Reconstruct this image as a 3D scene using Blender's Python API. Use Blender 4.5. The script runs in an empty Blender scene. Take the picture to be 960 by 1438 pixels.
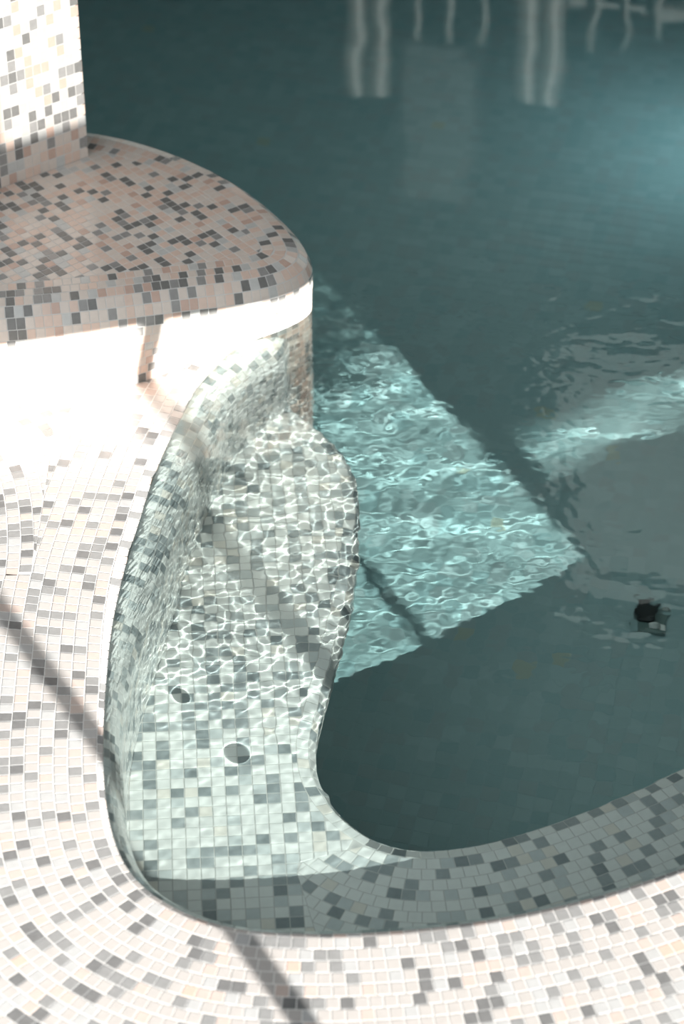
import bpy, bmesh, math, random
import numpy as np
from mathutils import Vector

random.seed(7)
rng = np.random.default_rng(11)
scene = bpy.context.scene
C = scene.collection

# ------------------------------------------------------------------ camera, world, sun, exposure
F_PX = 3600.0
CAM_H = 2.5
PITCH = math.radians(38.0)
cam_d = bpy.data.cameras.new('camera')
cam = bpy.data.objects.new('camera', cam_d)
C.objects.link(cam)
cam.location = (0, 0, CAM_H)
cam.rotation_euler = (math.radians(90) - PITCH, 0, 0)
cam_d.sensor_fit = 'VERTICAL'
cam_d.sensor_height = 36.0
cam_d.lens = F_PX / 1438.0 * 36.0
cam_d.clip_start = 0.05
cam_d.dof.use_dof = True
cam_d.dof.focus_distance = 3.95
cam_d.dof.aperture_fstop = 3.4
scene.camera = cam

world = bpy.data.worlds.new('world')
scene.world = world
world.use_nodes = True
wbg = world.node_tree.nodes['Background']
wbg.inputs['Color'].default_value = (0.93, 0.97, 1.0, 1)
wbg.inputs['Strength'].default_value = 1.0

SUN_EL = math.radians(10.1)
SUN_AZ = np.array([0.5, -0.866])            # horizontal direction towards the sun
sun_d = bpy.data.lights.new('sun', 'SUN')
sun_d.energy = 32.0
sun_d.color = (1.0, 0.965, 0.92)
sun_d.angle = math.radians(0.5)
sun = bpy.data.objects.new('sun', sun_d)
C.objects.link(sun)
sv = Vector((SUN_AZ[0] * math.cos(SUN_EL), SUN_AZ[1] * math.cos(SUN_EL), math.sin(SUN_EL)))
sun.rotation_euler = sv.to_track_quat('Z', 'Y').to_euler()
sun.location = (4, -4, 3)
sun_d.cycles.is_caustics_light = True

scene.view_settings.view_transform = 'Standard'
scene.view_settings.look = 'None'
scene.view_settings.exposure = 0.2
scene.view_settings.gamma = 1.0
scene.view_settings.use_curve_mapping = False
scene.cycles.caustics_refractive = True
scene.cycles.caustics_reflective = False
scene.cycles.max_bounces = 8
scene.cycles.transmission_bounces = 8
scene.cycles.sample_clamp_indirect = 4.0
scene.cycles.use_denoising = True

# ------------------------------------------------------------------ levels and sizes (metres)
P = 0.0204            # mosaic pitch
PA = 0.0185           # pitch along the curved rows of the deck
PG = 0.0168           # pitch of the platform's mosaic
Z_DECK = 0.0022
Z_BENCH = -0.27
Z_FLOOR = -1.10
Z_TOP = 0.20
R_RIM = 0.075
R_TOP = 0.043
R_EDGE = 0.0286
Z_PROUD = 0.0005

# ------------------------------------------------------------------ materials
def mat(name, col, rough=0.25, var=0.12, scale=60.0, spec=0.5, emis=None, bump=0.0):
    m = bpy.data.materials.new(name)
    m.use_nodes = True
    nt = m.node_tree
    b = nt.nodes['Principled BSDF']
    b.inputs['Roughness'].default_value = rough
    b.inputs['Specular IOR Level'].default_value = spec
    if var > 0:
        g = nt.nodes.new('ShaderNodeNewGeometry')
        n = nt.nodes.new('ShaderNodeTexNoise')
        n.inputs['Scale'].default_value = scale
        n.inputs['Detail'].default_value = 2.0
        nt.links.new(g.outputs['Position'], n.inputs['Vector'])
        r = nt.nodes.new('ShaderNodeMix')
        r.data_type = 'RGBA'
        r.inputs['A'].default_value = (*[c * (1 - var) for c in col], 1)
        r.inputs['B'].default_value = (*[min(1, c * (1 + var)) for c in col], 1)
        nt.links.new(n.outputs['Fac'], r.inputs['Factor'])
        nt.links.new(r.outputs['Result'], b.inputs['Base Color'])
        if bump > 0:
            bp = nt.nodes.new('ShaderNodeBump')
            bp.inputs['Strength'].default_value = bump
            bp.inputs['Distance'].default_value = 0.002
            nt.links.new(n.outputs['Fac'], bp.inputs['Height'])
            nt.links.new(bp.outputs['Normal'], b.inputs['Normal'])
    else:
        b.inputs['Base Color'].default_value = (*col, 1)
    if emis:
        b.inputs['Emission Color'].default_value = (*emis[0], 1)
        b.inputs['Emission Strength'].default_value = emis[1]
    return m

M_GROUT = mat('white_grout', (0.62, 0.61, 0.59), 0.8, 0.05, 40)
TILE = [mat('tile_warm_white', (0.385, 0.364, 0.346), 0.18, 0.08, 90),
        mat('tile_pale_pink', (0.44, 0.365, 0.328), 0.18, 0.08, 90),
        mat('tile_rose', (0.50, 0.36, 0.30), 0.18, 0.10, 90),
        mat('tile_pale_grey', (0.375, 0.375, 0.37), 0.18, 0.10, 90),
        mat('tile_mid_grey', (0.225, 0.225, 0.222), 0.18, 0.14, 110),
        mat('tile_dark_grey', (0.145, 0.145, 0.144), 0.18, 0.18, 110)]
PTILE = [mat('platform_tile_beige', (0.70, 0.62, 0.555), 0.18, 0.08, 90),
         mat('platform_tile_pink', (0.71, 0.555, 0.47), 0.18, 0.08, 90),
         mat('platform_tile_rose', (0.58, 0.42, 0.35), 0.18, 0.10, 90),
         mat('platform_tile_pale_grey', (0.56, 0.56, 0.54), 0.18, 0.10, 90),
         mat('platform_tile_mid_grey', (0.31, 0.305, 0.295), 0.18, 0.14, 110),
         mat('platform_tile_dark_grey', (0.20, 0.198, 0.19), 0.18, 0.18, 110)]
LIFTED_TILE = [mat('lifted_tile_white', (0.88, 0.875, 0.855), 0.18, 0.06, 90),  # cooler than the deck's tiles, and lifted to offset dimmer light under water
         mat('lifted_tile_cream', (0.86, 0.81, 0.75), 0.18, 0.06, 90),
         mat('lifted_tile_pale_grey', (0.66, 0.69, 0.69), 0.18, 0.08, 90),
         mat('lifted_tile_mid_grey', (0.42, 0.45, 0.46), 0.18, 0.12, 110),
         mat('lifted_tile_dark_grey', (0.31, 0.34, 0.35), 0.18, 0.14, 110)]
W_DECK = [0.51, 0.10, 0.01, 0.09, 0.20, 0.09]
W_PLAT = [0.30, 0.32, 0.06, 0.07, 0.08, 0.17]
W_PIL = [0.24, 0.20, 0.14, 0.16, 0.12, 0.14]
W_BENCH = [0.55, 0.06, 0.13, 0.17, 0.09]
M_FGROUT = mat('pool_grout', (0.36, 0.54, 0.555), 0.8, 0.04, 40)
FTILE = [mat('floor_tile_teal', (0.36, 0.54, 0.555), 0.25, 0.05, 50),
         mat('floor_tile_light_teal', (0.39, 0.57, 0.585), 0.25, 0.05, 50),
         mat('floor_tile_aqua', (0.33, 0.52, 0.54), 0.25, 0.05, 50),
         mat('floor_tile_grey_teal', (0.37, 0.52, 0.535), 0.25, 0.05, 50),
         mat('floor_tile_sand', (0.43, 0.54, 0.47), 0.25, 0.05, 50)]
W_FLOOR = [0.42, 0.22, 0.16, 0.195, 0.005]
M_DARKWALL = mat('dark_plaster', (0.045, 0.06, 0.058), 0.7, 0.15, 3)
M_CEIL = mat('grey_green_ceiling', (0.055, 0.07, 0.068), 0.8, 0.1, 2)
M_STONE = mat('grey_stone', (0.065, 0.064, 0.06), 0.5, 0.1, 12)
M_METAL = mat('painted_metal', (0.35, 0.36, 0.36), 0.4, 0.05, 20)
M_BLACK = mat('black_plastic', (0.015, 0.02, 0.022), 0.4, 0.1, 40)
M_GREYPL = mat('grey_plastic', (0.16, 0.25, 0.24), 0.3, 0.1, 40)
M_WHITEPL = mat('white_plastic', (0.85, 0.9, 0.88), 0.3, 0.0)
M_PANEL = mat('frosted_panel', (0.7, 0.7, 0.68), 0.6, 0.0, emis=((0.86, 0.88, 0.84), 1.2))
M_DIM = mat('dim_frosted_glass', (0.5, 0.52, 0.5), 0.6, 0.0, emis=((0.86, 0.88, 0.84), 0.24))
M_LAMP = mat('lamp_glass', (0.8, 0.9, 0.95), 0.3, 0.0, emis=((0.75, 0.93, 1.0), 6.0))

def pane_mat():
    m = bpy.data.materials.new('dimming_glass')
    m.use_nodes = True
    nt = m.node_tree
    nt.nodes.remove(nt.nodes['Principled BSDF'])
    t = nt.nodes.new('ShaderNodeBsdfTransparent'); t.inputs['Color'].default_value = (0.42, 0.42, 0.42, 1)
    g = nt.nodes.new('ShaderNodeBsdfGlossy'); g.inputs['Roughness'].default_value = 0.02
    x = nt.nodes.new('ShaderNodeMixShader'); x.inputs[0].default_value = 0.06
    nt.links.new(t.outputs[0], x.inputs[1]); nt.links.new(g.outputs[0], x.inputs[2])
    nt.links.new(x.outputs[0], nt.nodes['Material Output'].inputs['Surface'])
    return m
M_PANE = pane_mat()

def water_mat():
    m = bpy.data.materials.new('pool_water')
    m.use_nodes = True
    nt = m.node_tree
    nt.nodes.remove(nt.nodes['Principled BSDF'])
    g = nt.nodes.new('ShaderNodeBsdfGlass')
    g.inputs['IOR'].default_value = 1.33
    g.inputs['Roughness'].default_value = 0.0
    g.inputs['Color'].default_value = (0.905, 0.985, 0.97, 1)
    nt.links.new(g.outputs['BSDF'], nt.nodes['Material Output'].inputs['Surface'])
    return m
M_WATER = water_mat()

# ------------------------------------------------------------------ object helpers
def link(name, me, parent=None, kind=None, label=None, cat=None, group=None):
    o = bpy.data.objects.new(name, me)
    C.objects.link(o)
    if parent is not None:
        o.parent = parent
    if kind: o['kind'] = kind
    if label: o['label'] = label
    if cat: o['category'] = cat
    if group: o['group'] = group
    o.cycles.is_caustics_receiver = True
    return o

def mesh_from(name, verts, faces, mats, midx=None, smooth=False):
    me = bpy.data.meshes.new(name)
    me.from_pydata([tuple(map(float, v)) for v in verts], [], faces)
    for m in mats: me.materials.append(m)
    if midx is not None:
        me.polygons.foreach_set('material_index', np.asarray(midx, dtype=np.int32))
    if smooth:
        me.polygons.foreach_set('use_smooth', np.ones(len(me.polygons), dtype=bool))
    me.update()
    return me

class MB:
    def __init__(s): s.v = []; s.f = []; s.m = []
    def add(s, verts, faces, m=0):
        b = len(s.v)
        s.v += [tuple(map(float, p)) for p in verts]
        s.f += [tuple(b + i for i in q) for q in faces]
        s.m += [m] * len(faces)
    def mesh(s, name, mats, smooth=False):
        return mesh_from(name, s.v, s.f, mats, s.m, smooth)

def box_mesh(name, sx, sy, sz, m, bevel=0.0):
    bm = bmesh.new()
    bmesh.ops.create_cube(bm, size=1.0)
    for v in bm.verts:
        v.co.x *= sx; v.co.y *= sy; v.co.z = (v.co.z + 0.5) * sz
    if bevel > 0:
        bmesh.ops.bevel(bm, geom=list(bm.edges), offset=bevel, segments=2, affect='EDGES', profile=0.5)
    me = bpy.data.meshes.new(name)
    bm.to_mesh(me); bm.free()
    me.materials.append(m)
    return me

def lathe_mesh(name, prof, m, seg=24):
    v = []; f = []
    n = len(prof)
    for k in range(seg):
        a = 2 * math.pi * k / seg
        for r, z in prof: v.append((r * math.cos(a), r * math.sin(a), z))
    for k in range(seg):
        k2 = (k + 1) % seg
        for i in range(n - 1):
            f.append((k * n + i, k2 * n + i, k2 * n + i + 1, k * n + i + 1))
    return mesh_from(name, v, f, [m], smooth=True)

# ------------------------------------------------------------------ curves and regions
def spline(ctrl, per=24):
    c = np.array(ctrl, float)
    c = np.vstack([2 * c[0] - c[1], c, 2 * c[-1] - c[-2]])
    out = []
    for i in range(1, len(c) - 2):
        p0, p1, p2, p3 = c[i - 1:i + 3]
        for k in range(per):
            t = k / per
            out.append(0.5 * (2 * p1 + (p2 - p0) * t + (2 * p0 - 5 * p1 + 4 * p2 - p3) * t * t + (3 * p1 - p0 - 3 * p2 + p3) * t ** 3))
    out.append(c[-2])
    return np.array(out)

def smooth_pts(p, it=30):
    p = p.copy()
    for _ in range(it):
        p[1:-1] = 0.25 * p[:-2] + 0.5 * p[1:-1] + 0.25 * p[2:]
    return p

def resample(p, ds):
    L = np.r_[0, np.cumsum(np.linalg.norm(np.diff(p, axis=0), axis=1))]
    n = max(2, int(round(L[-1] / ds)) + 1)
    s = np.linspace(0, L[-1], n)
    return np.stack([np.interp(s, L, p[:, k]) for k in range(p.shape[1])], 1)

def normals(p):
    t = np.gradient(p, axis=0)
    t /= np.linalg.norm(t, axis=1)[:, None] + 1e-12
    return np.stack([t[:, 1], -t[:, 0]], 1)       # to the right of travel

def seg_dist(q, poly):
    """distance from points q (N,2) to the polyline"""
    a = poly[:-1]; b = poly[1:]
    out = np.empty(len(q))
    ab = b - a; l2 = (ab ** 2).sum(1) + 1e-15
    for i in range(0, len(q), 2000):
        d = q[i:i + 2000, None, :] - a[None]
        t = np.clip((d * ab).sum(2) / l2, 0, 1)
        r = d - t[..., None] * ab
        out[i:i + 2000] = np.sqrt((r ** 2).sum(2).min(1))
    return out

def inside(q, poly):
    x, y = q[:, 0], q[:, 1]
    c = np.zeros(len(q), bool)
    x0, y0 = poly[-1]
    for x1, y1 in poly:
        if y1 != y0:
            k = ((y1 > y) != (y0 > y)) & (x < (x0 - x1) * (y - y1) / (y0 - y1) + x1)
            c ^= k
        x0, y0 = x1, y1
    return c

class Region:
    def __init__(s, curve, closing):
        s.curve = curve
        s.poly = np.vstack([curve, np.array(closing, float)]) if len(closing) else curve
    def sd(s, q):
        q = np.asarray(q, float)
        d = seg_dist(q, s.curve)
        return np.where(inside(q, s.poly), d, -d)

# plan outlines
W_C = smooth_pts(resample(spline([(-.20, 3.93), (-.12, 3.84), (-.09, 3.76), (-.098, 3.68), (-.137, 3.627), (-.187, 3.571), (-.233, 3.505),
    (-.262, 3.434), (-.282, 3.349), (-.301, 3.235), (-.316, 3.117), (-.328, 3.021), (-.335, 2.94), (-.337, 2.872), (-.337, 2.793), (-.335, 2.706),
    (-.331, 2.632), (-.323, 2.547), (-.303, 2.451), (-.275, 2.391), (-.230, 2.344), (-.168, 2.308), (-.093, 2.295), (0, 2.293), (.112, 2.303),
    (.205, 2.320), (.301, 2.346), (.378, 2.375), (.458, 2.414), (.560, 2.464), (.708, 2.547), (.95, 2.70), (1.2, 2.87), (1.5, 3.08)]), 0.005), 12)
_t = np.clip((2.75 - W_C[:, 1]) / 0.4, 0, 1) * np.clip((W_C[:, 0] + 0.40) / 0.2, 0, 1)
def wide_round(p):       # 1 where the rim rounds over broadly, 0 where it is tight
    t = np.clip((p[:, 1] - 2.72) / 0.38, 0, 1)
    return t * t * (3 - 2 * t) * (p[:, 0] < 0.0)
_m = np.clip((3.62 - W_C[:, 1]) / 0.15, 0, 1)
W_C = resample(W_C - np.stack([np.gradient(W_C[:, 1]), -np.gradient(W_C[:, 0])], 1) / np.linalg.norm(np.gradient(W_C, axis=0), axis=1)[:, None] * (0.018 * _m + 0.017 * _t + 0.027 * wide_round(W_C) * _m)[:, None], 0.005)
W_C = resample(smooth_pts(W_C, 60), 0.005)
E_C = smooth_pts(resample(spline([(-.135, 3.735), (-.09, 3.70), (-.05, 3.651), (-.012, 3.599), (.018, 3.523), (.030, 3.425), (.028, 3.312),
    (.016, 3.187), (-.007, 3.05), (-.027, 2.936), (-.040, 2.857), (-.037, 2.788), (-.016, 2.729), (.021, 2.678), (.067, 2.645), (.124, 2.634),
    (.207, 2.648), (.314, 2.691), (.412, 2.742), (.513, 2.804), (.631, 2.887), (.801, 3.006), (1.2, 3.29), (1.40, 3.43)]), 0.005), 8)
T_CTRL = [(-1.3, 3.44), (-1.0, 3.44), (-.75, 3.45), (-.557, 3.468), (-.45, 3.485), (-.374, 3.50), (-.311, 3.515), (-.23, 3.533), (-.16, 3.548),
    (-.108, 3.567), (-.07, 3.595), (-.049, 3.632), (-.050, 3.672), (-.072, 3.735), (-.123, 3.825), (-.188, 3.912), (-.266, 3.984), (-.359, 4.045),
    (-.458, 4.083), (-.65, 4.12), (-1.0, 4.15), (-1.3, 4.15)]
B_CTRL = [(-1.3, 3.455), (-1.0, 3.455), (-.75, 3.463), (-.567, 3.48), (-.455, 3.503), (-.39, 3.53), (-.325, 3.562), (-.235, 3.632), (-.17, 3.675),
    (-.115, 3.708), (-.075, 3.740), (-.052, 3.772), (-.054, 3.80), (-.075, 3.835), (-.123, 3.88), (-.188, 3.94), (-.266, 3.995), (-.359, 4.05),
    (-.458, 4.085), (-.65, 4.12), (-1.0, 4.15), (-1.3, 4.15)]
tb = np.hstack([spline(T_CTRL), spline(B_CTRL)])
Lq = np.r_[0, np.cumsum(np.linalg.norm(np.diff(tb[:, :2], axis=0), axis=1))]
sq = np.linspace(0, Lq[-1], int(Lq[-1] / 0.005))
tb = smooth_pts(np.stack([np.interp(sq, Lq, tb[:, k]) for k in range(4)], 1), 40)
T_C, B_C = tb[:, :2], tb[:, 2:]

POOL = Region(W_C, [(1.5, 7.2), (-1.3, 7.2), (-1.3, 4.2)])                       # the water side of the rim
BENCH = Region(E_C, [(1.40, 1.5), (-1.4, 1.5), (-1.4, 3.80)])                     # the bench side of the edge
DRUM_B = Region(B_C, [])
DRUM_T = Region(T_C, [])

# ------------------------------------------------------------------ camera projection, only to sort tiles by size in view
def project(p):
    f = np.array([0, math.cos(PITCH), -math.sin(PITCH)]); u = np.array([0, math.sin(PITCH), math.cos(PITCH)])
    d = np.asarray(p, float) - np.array([0, 0, CAM_H])
    z = d @ f
    return 480 + F_PX * d[..., 0] / z, 719 - F_PX * (d @ u) / z, z

# ------------------------------------------------------------------ mosaic
def pick(w, n): return rng.choice(len(w), size=n, p=np.array(w) / sum(w))

class Mosaic:
    """collects tiles as (polygon, normal, colour), then links the 300 that show largest as parts and joins the rest"""
    def __init__(s, weights): s.t = []; s.w = weights
    def add(s, poly, nrm): s.t.append((np.asarray(poly, float), np.asarray(nrm, float)))
    def tile_geo(s, poly, nrm, inset=0.0010):
        c = poly.mean(0); k = len(poly)
        def ring(amount, h):
            d = c - poly; l = np.linalg.norm(d, axis=1)[:, None] + 1e-9
            return poly + d / l * amount + nrm * h
        v = np.vstack([ring(inset, -0.001), ring(inset, Z_PROUD - 0.0003), ring(inset + 0.0007, Z_PROUD)])
        f = []
        for r in (0, 1):
            for i in range(k):
                j = (i + 1) % k
                f.append((r * k + i, r * k + j, (r + 1) * k + j, (r + 1) * k + i))
        f.append(tuple(2 * k + i for i in range(k)))
        return v, f
    def build(s, parent, mats, limit=300, visible=None, stuff_name='joined_tiles'):
        n = len(s.t)
        cols = pick(s.w, n)
        score = np.zeros(n)
        cen = np.array([p.mean(0) for p, _ in s.t]); nr = np.array([q for _, q in s.t])
        x, y, z = project(cen)
        view = (np.array([0, 0, CAM_H]) - cen); view /= np.linalg.norm(view, axis=1)[:, None]
        area = np.array([np.linalg.norm(np.cross(p[2] - p[0], p[-1] - p[1 if len(p) > 3 else 0])) for p, _ in s.t])
        score = np.maximum((view * nr).sum(1), 0) / z ** 2 * area
        score[(x < -4) | (x > 964) | (y < -4) | (y > 1442)] = 0
        if visible is not None: score *= visible(cen)
        order = np.argsort(-score)
        chosen = [i for i in order[:limit] if score[i] > 0]
        cs = set(chosen)
        for i in chosen:
            poly, nrm = s.t[i]
            c = poly.mean(0)
            v, f = s.tile_geo(poly - c, nrm)
            me = mesh_from('tile', v, f, [mats[cols[i]]])
            o = link('tile', me, parent)
            o.location = c
        mb = MB()
        for i in range(n):
            if i in cs: continue
            v, f = s.tile_geo(*s.t[i])
            mb.add(v, f, int(cols[i]))
        if mb.f:
            link(stuff_name, mb.mesh(stuff_name, mats), parent, kind='stuff')

def clip_poly(poly, vals):
    out = []
    k = len(poly)
    for i in range(k):
        j = (i + 1) % k
        if vals[i] > 0: out.append(poly[i])
        if (vals[i] > 0) != (vals[j] > 0):
            t = vals[i] / (vals[i] - vals[j])
            out.append(poly[i] + t * (poly[j] - poly[i]))
    return np.array(out)

def poly_area2(p):
    x, y = p[:, 0], p[:, 1]
    return 0.5 * abs(np.dot(x, np.roll(y, -1)) - np.dot(y, np.roll(x, -1)))

def add_flat(mos, quads, z, sdf):
    """quads (N,4,2) laid flat at height z where sdf > 0, cut at its border"""
    quads = np.asarray(quads)
    vals = sdf(quads.reshape(-1, 2)).reshape(-1, 4)
    for q, v in zip(quads, vals):
        if (v <= 0).all(): continue
        if not (v > 0).all():
            q = clip_poly(q, v)
            if len(q) < 3 or poly_area2(q) < 0.12 * P * P: continue
        x, y = q[:, 0], q[:, 1]
        if np.dot(x, np.roll(y, -1)) - np.dot(y, np.roll(x, -1)) < 0: q = q[::-1]
        mos.add(np.c_[q, np.full(len(q), z)], (0, 0, 1))

def row_quads(surf, nU, s0, s1, pitch, face=None, jitter=True):
    """tiles of one row between the profile positions s0 and s1 of surf(u, s) -> (N,3); u runs over 0..nU-1"""
    u = np.arange(nU, dtype=float)
    mid = surf(u, 0.5 * (s0 + s1))
    L = np.r_[0, np.cumsum(np.linalg.norm(np.diff(mid, axis=0), axis=1))]
    n = int(L[-1] / pitch)
    ph = random.random() * pitch * 0.9 if jitter else 0
    cut = np.interp(np.arange(n + 1) * pitch + ph, L, u)
    a = surf(cut, s0); b = surf(cut, s1)
    out = []
    for i in range(n):
        if cut[i + 1] - cut[i] < 1e-4: continue
        q = np.array([a[i], a[i + 1], b[i + 1], b[i]])
        nn = np.cross(q[2] - q[0], q[3] - q[1])
        l = np.linalg.norm(nn)
        if l < 0.3 * pitch * pitch: continue
        nn /= l
        ref = np.array([0, 0, 1.0])
        if face is not None: ref[:2] = face[min(int(cut[i]), nU - 1)]
        if nn @ ref < 0: q = q[::-1]; nn = -nn
        out.append((q, nn))
    return out

def interp2(arr, u):
    i = np.clip(u, 0, len(arr) - 1.001)
    k = i.astype(int); t = (i - k)[:, None]
    return arr[k] * (1 - t) + arr[k + 1] * t

def sweep_surface(mb, surf, nU, svals, step=2, flip=False):
    u = np.arange(0, nU, step, dtype=float)
    rows = [surf(u, s) for s in svals]
    k = len(u)
    v = np.vstack(rows)
    f = []
    for r in range(len(svals) - 1):
        for i in range(k - 1):
            q = (r * k + i, r * k + i + 1, (r + 1) * k + i + 1, (r + 1) * k + i)
            f.append(q[::-1] if flip else q)
    mb.add(v, f)

def round_profile(s, r, z_top):
    """s<0: on the flat, |s| beyond the round; 0..pi r/2: round; then straight down.  returns (n, z)"""
    arc = math.pi * r / 2
    if s <= 0: return r - s, z_top
    if s <= arc:
        a = s / r
        return r - r * math.sin(a), z_top - r + r * math.cos(a)
    return 0.0, z_top - r - (s - arc)

# ------------------------------------------------------------------ the deck with its rounded rim and the basin wall
W_N = normals(W_C)
W_K = 0.45 + 0.55 * wide_round(W_C)
def deck_surf(u, s):
    n, z = round_profile(s, R_RIM, Z_DECK)
    k = np.interp(u, np.arange(len(W_C)), W_K)
    n = k * min(n, R_RIM) + max(n - R_RIM, 0.0)
    p = interp2(W_C, u) + interp2(W_N, u) * n[:, None]
    return np.c_[p, np.full(len(u), z)]

mb = MB()
arc_rim = math.pi * R_RIM / 2
sweep_surface(mb, deck_surf, len(W_C), [P * i for i in range(8)] + [arc_rim + 0.22], 2, flip=True)
edge = deck_surf(np.arange(0, len(W_C), 2.0), 0)[:, :2]
edge = edge[(DRUM_B.sd(edge) < -0.001) | (edge[:, 0] > 0.2)]
ring = np.vstack([edge, [(5.1, 3.2), (5.1, -3.5), (-1.3, -3.5), (-1.3, 3.85), (-0.45, 3.75), (-0.30, 3.70)]])
k = len(ring)
mb.add(np.vstack([np.c_[ring, np.full(k, Z_DECK)]]), [tuple(range(k))[::-1]])
# kerb sides down to the ground on the outer borders
for a, b in (((5.1, 3.2), (5.1, -3.5)), ((5.1, -3.5), (-1.3, -3.5)), ((-1.3, -3.5), (-1.3, 3.93))):
    mb.add([(a[0], a[1], Z_DECK), (b[0], b[1], Z_DECK), (b[0], b[1], -1.1), (a[0], a[1], -1.1)], [(0, 1, 2, 3)])
deck = link('floor', mb.mesh('floor', [M_GROUT]), kind='structure', label='pale pink and grey mosaic deck curving round the pool basin', cat='floor')

mos = Mosaic(W_DECK)
# guide for the field left of the seam: straight, then bending away to the left
G_C = resample(spline([(-.475, 2.2), (-.475, 2.6), (-.475, 3.0), (-.483, 3.15), (-.51, 3.29), (-.56, 3.40), (-.64, 3.50), (-.75, 3.58)]), 0.005)
G_N = normals(G_C)[:, :]
def field_limit(q):
    rim = R_RIM * (0.45 + 0.55 * wide_round(q))
    return np.minimum(-POOL.sd(q) - rim * 0.94, -DRUM_B.sd(q) - 0.001)
def seam(q):        # > 0 on the pool's side of the seam
    return np.where(q[:, 1] > 3.03, q[:, 0] + 0.475, 1.0)
I_OUT = int(np.argmax(W_C[:, 1] < 3.60))      # the curve starts inside the platform
n_flat = 30
quads = []; q_row = []
for r in range(n_flat):
    for q, nn in row_quads(lambda u, t: deck_surf(u + I_OUT, t), len(W_C) - I_OUT, -(r + 1) * P, -r * P, PA): quads.append(q[:, :2]); q_row.append(r)
quads = np.array(quads); q_row = np.array(q_row)
q_c = quads.mean(1)
# where the offset rows would fold over one another only the nearest one stays
quads = quads[-POOL.sd(q_c) > R_RIM * (0.45 + 0.55 * wide_round(q_c)) * 0.9 + (q_row + 0.15) * P]
def thin_out(quads, gap):        # no two tiles on one spot
    c = quads.mean(1); cell = {}; keep = []
    for i, (x, y) in enumerate(c):
        a, b = int(x // gap), int(y // gap)
        near = [j for da in (-1, 0, 1) for db in (-1, 0, 1) for j in cell.get((a + da, b + db), ())]
        if any((c[j, 0] - x) ** 2 + (c[j, 1] - y) ** 2 < gap * gap for j in near): continue
        cell.setdefault((a, b), []).append(i); keep.append(i)
    return quads[keep]
quads = thin_out(quads, 0.72 * PA)
cx, cy, _ = project(np.c_[quads.mean(1), np.full(len(quads), Z_DECK)])
quads = quads[(cx > -260) & (cx < 1220) & (cy < 1750)]
add_flat(mos, quads, Z_DECK, lambda q: np.minimum(field_limit(q), seam(q)))
def g_surf(u, s):
    return np.c_[interp2(G_C, u) + interp2(G_N, u) * s, np.full(len(u), Z_DECK)]
q2 = []
for r in range(-13, 14):
    for q, nn in row_quads(g_surf, len(G_C), r * P, (r + 1) * P, PA): q2.append(q[:, :2])
add_flat(mos, thin_out(np.array(q2), 0.72 * PA), Z_DECK, lambda q: np.minimum.reduce([field_limit(q), np.where(q[:, 1] > 3.03, -seam(q), -1.0)]))
rim_mos = Mosaic(W_BENCH)  # same tile as the deck, whitened here to make up for dimmer underwater light
s = 0.0
while s < arc_rim + 0.26:
    for q, nn in row_quads(deck_surf, len(W_C), s, s + P, PA, -W_N): 
        if project(q.mean(0))[0] > 1300: continue
        (rim_mos if s > P * 0.5 else mos).add(q, nn)
    s += P
deck_mos = mos
rim_mos.build(deck, LIFTED_TILE, limit=100, visible=lambda c: (c[:, 2] > -0.12) * (c[:, 1] > 2.45) * (c[:, 0] < -0.1), stuff_name='joined_rim_tiles')
deck_mos.build(deck, TILE, limit=200, visible=lambda c: (c[:, 2] > -0.01) * (DRUM_T.sd(c[:, :2]) < -0.0))

# ------------------------------------------------------------------ the bench under water
E_N = normals(E_C)
def bench_surf(u, s):
    n, z = round_profile(s, R_EDGE, Z_BENCH)
    p = interp2(E_C, u) + interp2(E_N, u) * n
    return np.c_[p, np.full(len(u), z)]
mb = MB()
arc_e = math.pi * R_EDGE / 2
def riser_surf(u, s):       # the riser is set back under the lip
    n, z = s
    return np.c_[interp2(E_C, u) + interp2(E_N, u) * n, np.full(len(u), z)]
sweep_surface(mb, bench_surf, len(E_C), [P * i for i in range(4)], 2, flip=True)
z_lip = round_profile(3 * P, R_EDGE, Z_BENCH)[1]
sweep_surface(mb, riser_surf, len(E_C), [(0.0, z_lip), (0.0, z_lip - 0.012), (0.10, z_lip - 0.05), (0.15, z_lip - 0.16), (0.15, Z_FLOOR)], 4, flip=True)
edge = bench_surf(np.arange(0, len(E_C), 2.0), 0)[:, :2]
ring = np.vstack([edge, [(1.40, 2.76), (1.0, 2.5), (0.4, 2.2), (0.0, 2.1), (-.45, 2.2), (-.5, 3.0), (-.36, 3.44)]])
k = len(ring)
mb.add(np.c_[ring, np.full(k, Z_BENCH)], [tuple(range(k))[::-1]])
bench = link('underwater_bench', mb.mesh('underwater_bench', [M_GROUT]), label='white and grey mosaic bench under shallow rippled water inside the rim', cat='bench')
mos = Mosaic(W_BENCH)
def bench_limit(q):
    return np.minimum.reduce([POOL.sd(q), BENCH.sd(q) - R_EDGE, -DRUM_B.sd(q)])
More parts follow.
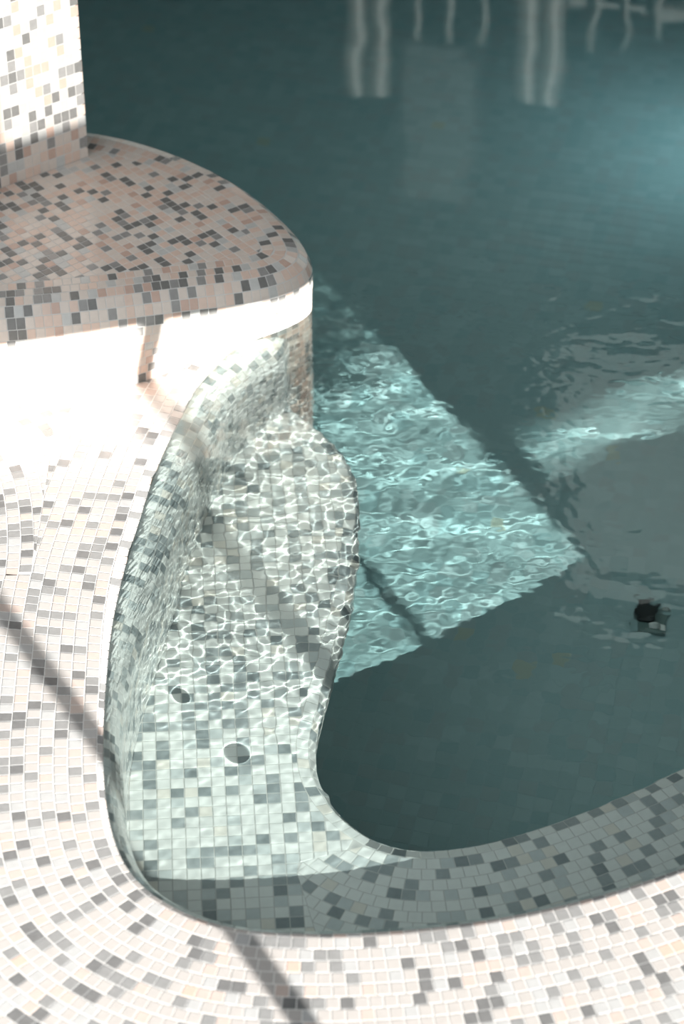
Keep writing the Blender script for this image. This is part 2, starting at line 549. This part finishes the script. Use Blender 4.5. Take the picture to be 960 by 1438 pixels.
# the side arm: a straight grid, the front arm: rows that follow the edge
ang = math.radians(4)
ca, sa = math.cos(ang), math.sin(ang)
quads = []
for i in range(-32, 36):
    for j in range(-40, 40):
        sq4 = np.array([(i, j), (i + 1, j), (i + 1, j + 1), (i, j + 1)], float) * P
        quads.append(np.c_[sq4[:, 0] * ca - sq4[:, 1] * sa - 0.15, sq4[:, 0] * sa + sq4[:, 1] * ca + 3.0])
quads = np.array(quads)
def arm(q): return np.maximum(q[:, 1] - 2.62 - 0.35 * (q[:, 0]), -(q[:, 0] + 0.02 + 0.25 * (q[:, 1] - 2.4)))
add_flat(mos, quads, Z_BENCH, lambda q: np.minimum(bench_limit(q), arm(q)))
quads = []
for r in range(0, 20):
    for q, nn in row_quads(bench_surf, len(E_C), -(r + 1) * P, -r * P, P): quads.append(q[:, :2])
add_flat(mos, np.array(quads), Z_BENCH, lambda q: np.minimum(bench_limit(q), -arm(q)))
for r in range(0, 3):
    for q, nn in row_quads(bench_surf, len(E_C), r * P, (r + 1) * P, P, -E_N): mos.add(q, nn)
mos.build(bench, LIFTED_TILE, visible=lambda c: c[:, 2] > Z_BENCH - 0.03)

# ------------------------------------------------------------------ the raised platform
T_N = normals(T_C)
arc_t = math.pi * R_TOP / 2
ZW = Z_TOP - R_TOP
def plat_surf(u, s):
    """s<0 on the top, inwards; then the round; then the fascia, leaning from T to B, and upright under water"""
    t = interp2(T_C, u); n = interp2(T_N, u)
    if s <= arc_t:
        if s <= 0: off, z = -(R_TOP - s), Z_TOP
        else:
            a = s / R_TOP
            off, z = -(R_TOP - R_TOP * math.sin(a)), ZW + R_TOP * math.cos(a)
        p = t + n * off
    else:
        z = ZW - (s - arc_t)
        k = min(1.0, (s - arc_t) / (ZW - 0.0))
        k = k * k * (3 - 2 * k)
        p = t * (1 - k) + interp2(B_C, u) * k
    return np.c_[p, np.full(len(u), z)]
mb = MB()
sv_ = [P * i for i in range(13)] + [arc_t + ZW + 1.1]
sweep_surface(mb, plat_surf, len(T_C), sv_, 2, flip=True)
top = plat_surf(np.arange(0, len(T_C), 2.0), 0)[:, :2]
k = len(top)
mb.add(np.c_[top, np.full(k, Z_TOP)], [tuple(range(k))])
mb.add([(-1.3, 3.455, -1.1), (-1.3, 4.15, -1.1), (-1.3, 4.11, Z_TOP), (-1.3, 3.483, Z_TOP)], [(0, 1, 2, 3)])
plat = link('mosaic_platform', mb.mesh('mosaic_platform', [M_GROUT]), label='raised rounded platform clad in pink and grey mosaic, carrying the pillar', cat='platform')
mos = Mosaic(W_PLAT)
nb = 2
ang = math.radians(38)
ca, sa = math.cos(ang), math.sin(ang)
quads = []
for i in range(-62, 62):
    for j in range(-62, 62):
        sq4 = np.array([(i, j), (i + 1, j), (i + 1, j + 1), (i, j + 1)], float) * PG
        quads.append(np.c_[sq4[:, 0] * ca - sq4[:, 1] * sa - 0.45, sq4[:, 0] * sa + sq4[:, 1] * ca + 3.8])
quads = np.array(quads)
quads = quads[(quads[:, :, 0].min(1) > -0.95)]
PIL_A = np.array([-0.449, 3.966]); PIL_D = np.array([-0.80, -0.60]); PIL_N = np.array([0.60, -0.80]); PIL_W = 0.405
def pil_sd(q):       # > 0 outside the pillar's foot
    d = q - PIL_A
    a = d @ PIL_D; b = -(d @ PIL_N)
    return np.maximum.reduce([-a, a - PIL_W, -b, b - PIL_W])
add_flat(mos, quads, Z_TOP, lambda q: np.minimum(DRUM_T.sd(q) - R_TOP - nb * P, pil_sd(q)))
for r in range(nb):
    for q, nn in row_quads(plat_surf, len(T_C), -(r + 1) * P, -r * P, 0.0150):
        if q[:, 0].min() > -0.95: mos.add(q, nn)
s = 0.0
while s < arc_t + ZW + 0.36:
    for q, nn in row_quads(plat_surf, len(T_C), s, s + P, 0.0150, T_N):
        if q[:, 0].min() > -0.95: mos.add(q, nn)
    s += P
mos.build(plat, PTILE, visible=lambda c: (c[:, 2] > 0.03) * 1.0)

# ------------------------------------------------------------------ the pillar
PIL_H = 2.6
px = [PIL_A, PIL_A + PIL_D * PIL_W, PIL_A + (PIL_D - PIL_N) * PIL_W, PIL_A - PIL_N * PIL_W]
def rounded_square(pts, r, seg=4):
    out = []
    for i in range(4):
        p = pts[i]; a = pts[i - 1] - p; b = pts[(i + 1) % 4] - p
        a = a / np.linalg.norm(a); b = b / np.linalg.norm(b)
        c = p + (a + b) * r
        for k in range(seg + 1):
            t = k / seg * math.pi / 2
            out.append(c - b * r * math.cos(t) - a * r * math.sin(t))
    return np.array(out)
ring = rounded_square(px, 0.008)
k = len(ring)
v = np.vstack([np.c_[ring, np.full(k, Z_TOP - 0.002)], np.c_[ring, np.full(k, Z_TOP + PIL_H)]])
f = [(i, (i + 1) % k, k + (i + 1) % k, k + i) for i in range(k)] + [tuple(range(k, 2 * k))]
pillar = link('mosaic_pillar', mesh_from('mosaic_pillar', v, f, [M_GROUT]), label='square pillar clad in pink, white and grey mosaic standing on the platform', cat='pillar')
mos = Mosaic(W_PIL)
ncol = int(PIL_W / 0.0162); pc = PIL_W / ncol
for face in range(4):
    a = px[face]; d = (px[(face + 1) % 4] - a) / PIL_W
    nrm = np.array([d[1], -d[0], 0]) * 1.0
    if np.dot(nrm[:2], (px[0] + px[2]) / 2 - a) > 0: nrm = -nrm
    for i in range(ncol):
        for j in range(int(PIL_H / 0.0212)):
            p0 = a + d * pc * i; p1 = a + d * pc * (i + 1)
            z0 = Z_TOP + j * 0.0212; z1 = z0 + 0.0212
            q = np.array([(*p0, z0), (*p1, z0), (*p1, z1), (*p0, z1)])
            if np.dot(np.cross(q[2] - q[0], q[3] - q[1]), nrm) < 0: q = q[::-1]
            mos.add(q, nrm)
mos.build(pillar, PTILE)

# ------------------------------------------------------------------ the deep pool: floor and walls
v = [(-1.4, 2.0, Z_FLOOR), (1.64, 2.0, Z_FLOOR), (1.64, 7.2, Z_FLOOR), (-1.4, 7.2, Z_FLOOR)]
pfloor = link('pool_floor', mesh_from('pool_floor', v, [(0, 1, 2, 3)], [M_FGROUT]), kind='structure', label='teal mosaic floor of the deep pool', cat='pool floor')
PF = 0.032
mos = Mosaic(W_FLOOR)
ang = math.radians(-14)
ca, sa = math.cos(ang), math.sin(ang)
quads = []
for i in range(-70, 70):
    for j in range(-70, 70):
        sq4 = np.array([(i, j), (i + 1, j), (i + 1, j + 1), (i, j + 1)], float) * PF
        quads.append(np.c_[sq4[:, 0] * ca - sq4[:, 1] * sa, sq4[:, 0] * sa + sq4[:, 1] * ca + 4.4])
quads = np.array(quads); c = quads.mean(1)
quads = quads[(c[:, 0] > -1.2) & (c[:, 0] < 1.4) & (c[:, 1] > 3.0) & (c[:, 1] < 6.3)]
for q in quads: mos.add(np.c_[q, np.full(4, Z_FLOOR)], (0, 0, 1))
mos.build(pfloor, FTILE, visible=lambda c: (c[:, 0] > 0.0) * (c[:, 0] < 0.5) * (c[:, 1] > 3.45) * (c[:, 1] < 4.6) + 1e-6)
def wall(name, a, b, z0, z1, m, label, th=0.08):
    a = np.array(a); b = np.array(b); d = b - a; L = np.linalg.norm(d); d /= L; n = np.array([d[1], -d[0]]) * th
    ring = [a, b, b + n, a + n]
    v = [(*p, z0) for p in ring] + [(*p, z1) for p in ring]
    f = [(0, 1, 5, 4), (1, 2, 6, 5), (2, 3, 7, 6), (3, 0, 4, 7), (4, 5, 6, 7), (3, 2, 1, 0)]
    return link(name, mesh_from(name, v, f, [m]), kind='structure', label=label, cat='wall')
M_PW = mat('pool_wall_teal', (0.13, 0.27, 0.28), 0.4, 0.15, 12)
wall('wall_pool_right', (1.56, 3.1), (1.56, 7.2), Z_FLOOR, 0.02, M_PW, 'teal side wall of the pool')
wall('wall_pool_back', (1.64, 6.2), (-1.4, 6.2), Z_FLOOR, 0.02, M_PW, 'teal far wall of the pool')
wall('wall_pool_left', (-1.32, 7.2), (-1.32, 1.75), Z_FLOOR, 0.02, M_PW, 'teal wall at the left of the pool')

# ------------------------------------------------------------------ water surface with real ripples
def axis(segs):
    out = [segs[0][0]]
    for a, b, d in segs:
        n = max(1, int(round((b - a) / d)))
        out += list(a + (b - a) * np.arange(1, n + 1) / n)
    return np.array(out)
xs = axis([(-1.3, -0.9, .03), (-.9, -.40, .008), (-.40, .40, .0031), (.40, .62, .0045), (.62, .95, .008), (.95, 1.55, .02)])
ys = axis([(2.2, 2.5, .0045), (2.5, 3.95, .0031), (3.95, 4.1, .006), (4.1, 5.4, .009), (5.4, 6.19, .03)])
X, Y = np.meshgrid(xs, ys)
Zw = np.zeros_like(X)
_cx = np.linspace(-1.4, 3.4, 241); _cy = np.linspace(-1.1, 6.3, 371)
_gx, _gy = np.meshgrid(_cx, _cy)
_sd = POOL.sd(np.stack([_gx, _gy], -1).reshape(-1, 2)).reshape(_gx.shape)
_ix = np.clip((X + 1.4) / 0.02, 0, 239.99); _iy = np.clip((Y + 1.1) / 0.02, 0, 369.99)
_a = _ix.astype(int); _b = _iy.astype(int); _fx = _ix - _a; _fy = _iy - _b
POOL_SD = (_sd[_b, _a] * (1 - _fx) + _sd[_b, _a + 1] * _fx) * (1 - _fy) + (_sd[_b + 1, _a] * (1 - _fx) + _sd[_b + 1, _a + 1] * _fx) * _fy
def smoothstep(a, b, t):
    t = np.clip((t - a) / (b - a), 0, 1); return t * t * (3 - 2 * t)
wr = np.random.default_rng(5)
# choppy over the side bench and further in, calm in front and to the right
chop = 0.12 + 0.88 * smoothstep(2.55, 2.95, Y + 0.25 * (X + 0.1))
side = 1.0 - 0.86 * smoothstep(0.45, 0.58, X - np.maximum(Y - 3.3, 0))
WAVES = ((0.0125, 0.019, 48, 3.5), (0.019, 0.032, 34, 2.5), (0.05, 0.10, 14, 0.7), (0.10, 0.22, 16, 0.17))     # wavelength range, number, rms curvature (1/m)
short = np.zeros_like(X); swell = np.zeros_like(X)
for bi, (lam0, lam1, n, curv) in enumerate(WAVES):
    for _ in range(n):
        lam = wr.uniform(lam0, lam1); th = wr.normal(math.radians(75), math.radians(55)); ph = wr.uniform(0, 6.283)
        kk = 2 * math.pi / lam
        a = curv * math.sqrt(2.0 / n) / kk ** 2
        w_ = a * np.sin(kk * (X * math.cos(th) + Y * math.sin(th)) + ph)
        if bi < 3: short += w_
        else: swell += w_
near = 1.0 - 0.97 * smoothstep(3.7, 4.1, Y)
flat_p = smoothstep(-0.12, -0.08, POOL_SD)
Zw = (short * chop * side * near + swell * (0.4 + 0.6 * smoothstep(2.6, 3.2, Y))) * flat_p
for (dx, dy, r, dep) in ((-.282, 2.732, .007, .0004), (-.010, 2.565, .008, .0006), (-.10, 2.69, .005, .0003), (-.20, 2.56, .005, .0002)):
    Zw -= dep * np.exp(-((X - dx) ** 2 + (Y - dy) ** 2) / (2 * r * r))
ny, nx = X.shape
V = np.stack([X, Y, Zw], -1).reshape(-1, 3)
idx = np.arange(ny * nx).reshape(ny, nx)
quad = np.stack([idx[:-1, :-1], idx[:-1, 1:], idx[1:, 1:], idx[1:, :-1]], -1).reshape(-1, 4)
cq = V[quad].mean(1)
keep = ~inside(cq[:, :2], resample(B_C - normals(B_C) * 0.03, 0.02))
quad = quad[keep]
# unseen flat sheet added under the deck so the refracted sun is solved
used = np.unique(quad); remap = np.full(ny * nx, -1); remap[used] = np.arange(len(used))
V = V[used]; quad = remap[quad]
def sheet(x0, x1, y0, y1, d):
    global V, quad
    gx = axis([(x0, x1, d)]); gy = axis([(y0, y1, d)])
    GX, GY = np.meshgrid(gx, gy); b = len(V); n1, n2 = GX.shape
    V = np.vstack([V, np.stack([GX, GY, 0 * GX], -1).reshape(-1, 3)])
    ii = b + np.arange(n1 * n2).reshape(n1, n2)
    quad = np.vstack([quad, np.stack([ii[:-1, :-1], ii[:-1, 1:], ii[1:, 1:], ii[1:, :-1]], -1).reshape(-1, 4)])
sheet(-1.3, 1.55, -3.4, 2.2, .1)
sheet(1.55, 5.0, -3.4, 3.0, .1)
me = bpy.data.meshes.new('pool_water')
me.vertices.add(len(V)); me.vertices.foreach_set('co', V.astype(np.float32).ravel())
me.loops.add(quad.size); me.loops.foreach_set('vertex_index', quad.astype(np.int32).ravel())
me.polygons.add(len(quad))
me.polygons.foreach_set('loop_start', np.arange(0, quad.size, 4, dtype=np.int32))
me.polygons.foreach_set('use_smooth', np.ones(len(quad), bool))
me.update(calc_edges=True); me.validate()
me.materials.append(M_WATER)
water = link('pool_water', me, kind='stuff', label='clear rippled teal water filling the pool', cat='water')
water.cycles.is_caustics_caster = True
water.cycles.is_caustics_receiver = False

# ------------------------------------------------------------------ window front behind the camera: its bars shade the deck
ALONG = 0.4
A2 = np.array([-0.5, 0.866]); P2 = np.array([0.866, 0.5])
def wp(perp, along=ALONG): return P2 * perp + A2 * along
win_rot = math.atan2(P2[1], P2[0])
def rise(z, along): return z + math.tan(SUN_EL) * (along - ALONG)   # height at the window of the ray that lands at (along, z)
root = wp(1.4)
win = bpy.data.objects.new('window_1', None); C.objects.link(win)
win['kind'] = 'structure'; win['label'] = 'window front with slim bars and a deep cross beam'; win['category'] = 'window'
win.location = (root[0], root[1], 0); win.rotation_euler = (0, 0, win_rot)
def bar(name, p0, p1, z0, z1, th=0.03):
    me = box_mesh(name, p1 - p0, th, z1 - z0, M_METAL, 0.003)
    o = link(name, me, win)
    o.location = ((p0 + p1) / 2 - 1.4, 0, z0)
    return o
Z_B0 = rise(0.135, 3.27); Z_B1 = rise(0.265, 3.70)
bar('transom', 0.55, 2.36, Z_B0, Z_B1, 0.05)
bar('mullion', 1.017, 1.051, Z_DECK, Z_B0)
bar('mullion', 1.467, 1.511, rise(0, 2.15), Z_B0)
bar('mullion', 1.945, 1.975, Z_DECK, Z_B0)
bar('panel', 1.975, 2.35, rise(0, 3.17), Z_B0, 0.02)  # unseen blind panel added to keep sun off the floor behind the platform
bar('jamb', 2.35, 2.42, Z_DECK, 2.2)
bar('mullion', 1.40, 1.425, Z_B1, 2.2)
bar('panel', 1.20, 1.40, Z_B1, 2.2, 0.02)
bar('mullion', 1.66, 1.70, Z_B1, 2.2)
bar('panel', 1.70, 2.35, Z_B1, 2.2, 0.02)
bar('lintel', 0.55, 6.5, 2.2, 4.2, 0.05)
bar('sill', 2.42, 3.2, Z_DECK, rise(0, 3.36 - 1.21), 0.04)
bar('panel', 2.42, 3.2, rise(0, 3.49 - 1.21), 2.2, 0.04)  # gap above the sill shaped to lay a strip of sun on the floor
bar('panel', 3.2, 6.5, Z_DECK, rise(0.03, 5.5), 0.04)  # low unseen panel added to shade the far pool floor
o = bar('pane', 1.425, 1.66, Z_B1, 2.2, 0.006)  # unseen tinted pane added to dim the sun on the pillar
o.data.materials.clear(); o.data.materials.append(M_PANE)

# ------------------------------------------------------------------ far end of the hall, seen only mirrored in the water
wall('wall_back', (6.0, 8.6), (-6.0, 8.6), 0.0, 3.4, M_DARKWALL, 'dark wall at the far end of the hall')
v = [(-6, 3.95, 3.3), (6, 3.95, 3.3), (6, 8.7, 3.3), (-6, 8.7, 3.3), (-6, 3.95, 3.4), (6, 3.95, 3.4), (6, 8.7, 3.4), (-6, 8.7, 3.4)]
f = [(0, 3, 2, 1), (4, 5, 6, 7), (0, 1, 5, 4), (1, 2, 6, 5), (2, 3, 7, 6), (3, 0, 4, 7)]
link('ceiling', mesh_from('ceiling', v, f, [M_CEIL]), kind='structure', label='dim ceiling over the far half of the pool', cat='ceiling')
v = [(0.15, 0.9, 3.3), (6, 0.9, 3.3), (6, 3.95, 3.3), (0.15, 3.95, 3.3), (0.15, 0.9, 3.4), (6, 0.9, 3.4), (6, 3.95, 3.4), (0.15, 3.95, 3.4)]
link('shade_ceiling', mesh_from('shade_ceiling', v, f, [M_CEIL]), kind='structure', label='unseen ceiling added to shade the right part of the pool', cat='ceiling')  # slab added out of view to cut skylight on the deep floor
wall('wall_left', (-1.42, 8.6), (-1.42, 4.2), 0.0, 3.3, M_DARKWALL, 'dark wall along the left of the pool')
KY = 6.45
v = [(-1.4, 6.2, 0.02), (3.0, 6.2, 0.02), (3.0, 8.6, 0.02), (-1.4, 8.6, 0.02)]
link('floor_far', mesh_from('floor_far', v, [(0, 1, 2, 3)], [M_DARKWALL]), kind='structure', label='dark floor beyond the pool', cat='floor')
def refl_x(px, py, y=KY):
    u = (px - 480) / F_PX; vv = (719 - py) / F_PX
    d = np.array([u, math.cos(PITCH) + vv * math.sin(PITCH), -math.sin(PITCH) + vv * math.cos(PITCH)])
    t = y / d[1]
    return d[0] * t, abs(CAM_H + d[2] * t)
def column(x, w, h, label):
    root = bpy.data.objects.new('column', None); C.objects.link(root); root.location = (x, KY, 0.02)
    root['label'] = label; root['category'] = 'column'; root['group'] = 'pale columns at the far end'
    link('base', box_mesh('base', w * 1.25, w * 1.25, 0.08, M_STONE, 0.006), root)
    sh = link('shaft', lathe_mesh('shaft', [(w * .5, 0.08), (w * .5, 0.1), (w * .47, 0.14), (w * .46, h - .1), (w * .5, h - .06), (w * .52, h)], M_STONE, 20), root)
    return root
for px, w, lab in ((498, 0.07, 'pale slim column mirrored at the top, leftmost'), (530, 0.075, 'pale slim column mirrored at the top, second from left'),
                   (740, 0.09, 'pale column mirrored at the top right, left one of the broad pair'), (774, 0.09, 'pale column mirrored at the top right, right one of the broad pair')):
    x, z = refl_x(px, 30)
    column(x, w, 1.02, lab)
for i, px in enumerate((586, 632, 676, 831, 878, 925)):
    x, z = refl_x(px, 30)
    o = link('baluster', lathe_mesh('baluster', [(0.0, 0), (.018, 0), (.018, .04), (.011, .10), (.014, .45), (.011, .80), (.016, .86), (0, .86)], M_STONE, 12),
             label='thin pale post mirrored at the top, %s' % ['left of the three between the columns', 'middle of the three between the columns', 'right of the three between the columns',
             'left of the three by the right edge', 'middle of the three by the right edge', 'rightmost of all'][i], cat='baluster', group='balusters at the far end')
    o.location = (x, KY, 0.02)
xa, za = refl_x(800, 3); xb, zb = refl_x(1040, 30)
mb = MB()
for (x, z) in ((xa, za), (xb, zb)):
    mb.v += [(x, KY + .02, z - .016), (x, KY + .06, z - .016), (x, KY + .06, z + .016), (x, KY + .02, z + .016)]
mb.f = [(0, 1, 5, 4), (1, 2, 6, 5), (2, 3, 7, 6), (3, 0, 4, 7), (0, 3, 2, 1), (4, 5, 6, 7)]; mb.m = [0] * 6
link('handrail', mb.mesh('handrail', [M_STONE]), label='pale sloping rail crossing the posts mirrored at the top right', cat='rail')
def ceiling_panel(px, py, w, d, label):
    """a frosted light panel under the ceiling, found where the mirrored ray meets it"""
    u = (px - 480) / F_PX; vv = (719 - py) / F_PX
    dd = np.array([u, math.cos(PITCH) + vv * math.sin(PITCH), -math.sin(PITCH) + vv * math.cos(PITCH)])
    t = (CAM_H + 3.26) / -dd[2]
    o = bpy.data.objects.new('ceiling_light', None); C.objects.link(o)
    o.location = (dd[0] * t, dd[1] * t, 3.26); o['label'] = label; o['category'] = 'light'; o['group'] = 'frosted ceiling lights'
    link('frame', box_mesh('frame', w + .06, d + .06, 0.038, M_METAL, 0.006), o)
    g = link('diffuser', box_mesh('diffuser', w, d, 0.012, M_PANEL, 0.004), o); g.location = (0, 0, -0.008)
    return o
ceiling_panel(935, 655, 0.75, 1.5, 'frosted ceiling light mirrored in the ripples at the right')
w2 = bpy.data.objects.new('window_2', None); C.objects.link(w2); w2.location = (0.36, 8.585, 2.0)
w2['kind'] = 'structure'; w2['label'] = 'high frosted window in the dark far wall'; w2['category'] = 'window'
link('window_frame', box_mesh('window_frame', 0.34, 0.03, 0.72, M_METAL, 0.004), w2)
o = link('pane', box_mesh('pane', 0.27, 0.012, 0.64, M_DIM, 0.002), w2); o.location = (0, -0.02, 0.04)

# ------------------------------------------------------------------ pool lamp under water at the right
lamp = bpy.data.objects.new('pool_lamp', None); C.objects.link(lamp)
lamp.location = (1.08, 5.25, Z_FLOOR + 0.0025)
lamp['label'] = 'round underwater lamp glowing on a short stand by the right side of the pool'; lamp['category'] = 'lamp'
link('base', lathe_mesh('base', [(0, .02), (.06, .018), (.07, .01), (.07, 0)], M_METAL, 24), lamp)
link('stem', lathe_mesh('stem', [(.014, .015), (.014, .27)], M_METAL, 12), lamp)
hd = bpy.data.objects.new('head', None); C.objects.link(hd); hd.parent = lamp; hd.location = (-0.01, 0, 0.33); hd.rotation_euler = (0, math.radians(-112), 0)
link('bezel', lathe_mesh('bezel', [(0, -.05), (.07, -.045), (.09, 0), (.09, .012), (.08, .018), (.07, .012)], M_METAL, 28), hd)
link('lens', lathe_mesh('lens', [(0.0, .02), (.04, .018), (.07, .010), (.07, 0.0)], M_LAMP, 28), hd)
ld = bpy.data.lights.new('pool_lamp_light', 'AREA'); ld.shape = 'DISK'; ld.size = 0.13; ld.energy = 0.95; ld.color = (0.70, 0.93, 1.0)
lo = bpy.data.objects.new('pool_lamp_light', ld); C.objects.link(lo); lo.parent = hd; lo.location = (0, 0, 0.03); lo.rotation_euler = (math.pi, 0, 0)

# ------------------------------------------------------------------ floor fitting on the pool floor
fit = bpy.data.objects.new('floor_inlet', None); C.objects.link(fit)
fit.location = (0.585, 3.69, Z_FLOOR + 0.0025); fit.rotation_euler = (0, 0, math.radians(-8))
fit.scale = (0.8, 0.8, 0.8); fit['label'] = 'small dark floor inlet with a white nozzle on the pool bottom'; fit['category'] = 'inlet'
link('plate', box_mesh('plate', 0.078, 0.088, 0.012, M_GREYPL, 0.004), fit)
o = link('hood', box_mesh('hood', 0.05, 0.045, 0.03, M_BLACK, 0.008), fit); o.location = (-0.015, 0.022, 0.012)
o = link('nozzle', lathe_mesh('nozzle', [(0, .02), (.008, .02), (.011, .012), (.011, 0)], M_WHITEPL, 14), fit); o.location = (0.008, -0.012, 0.012)
o = link('clip', box_mesh('clip', 0.018, 0.022, 0.01, M_WHITEPL, 0.003), fit); o.location = (0.03, -0.02, 0.012)
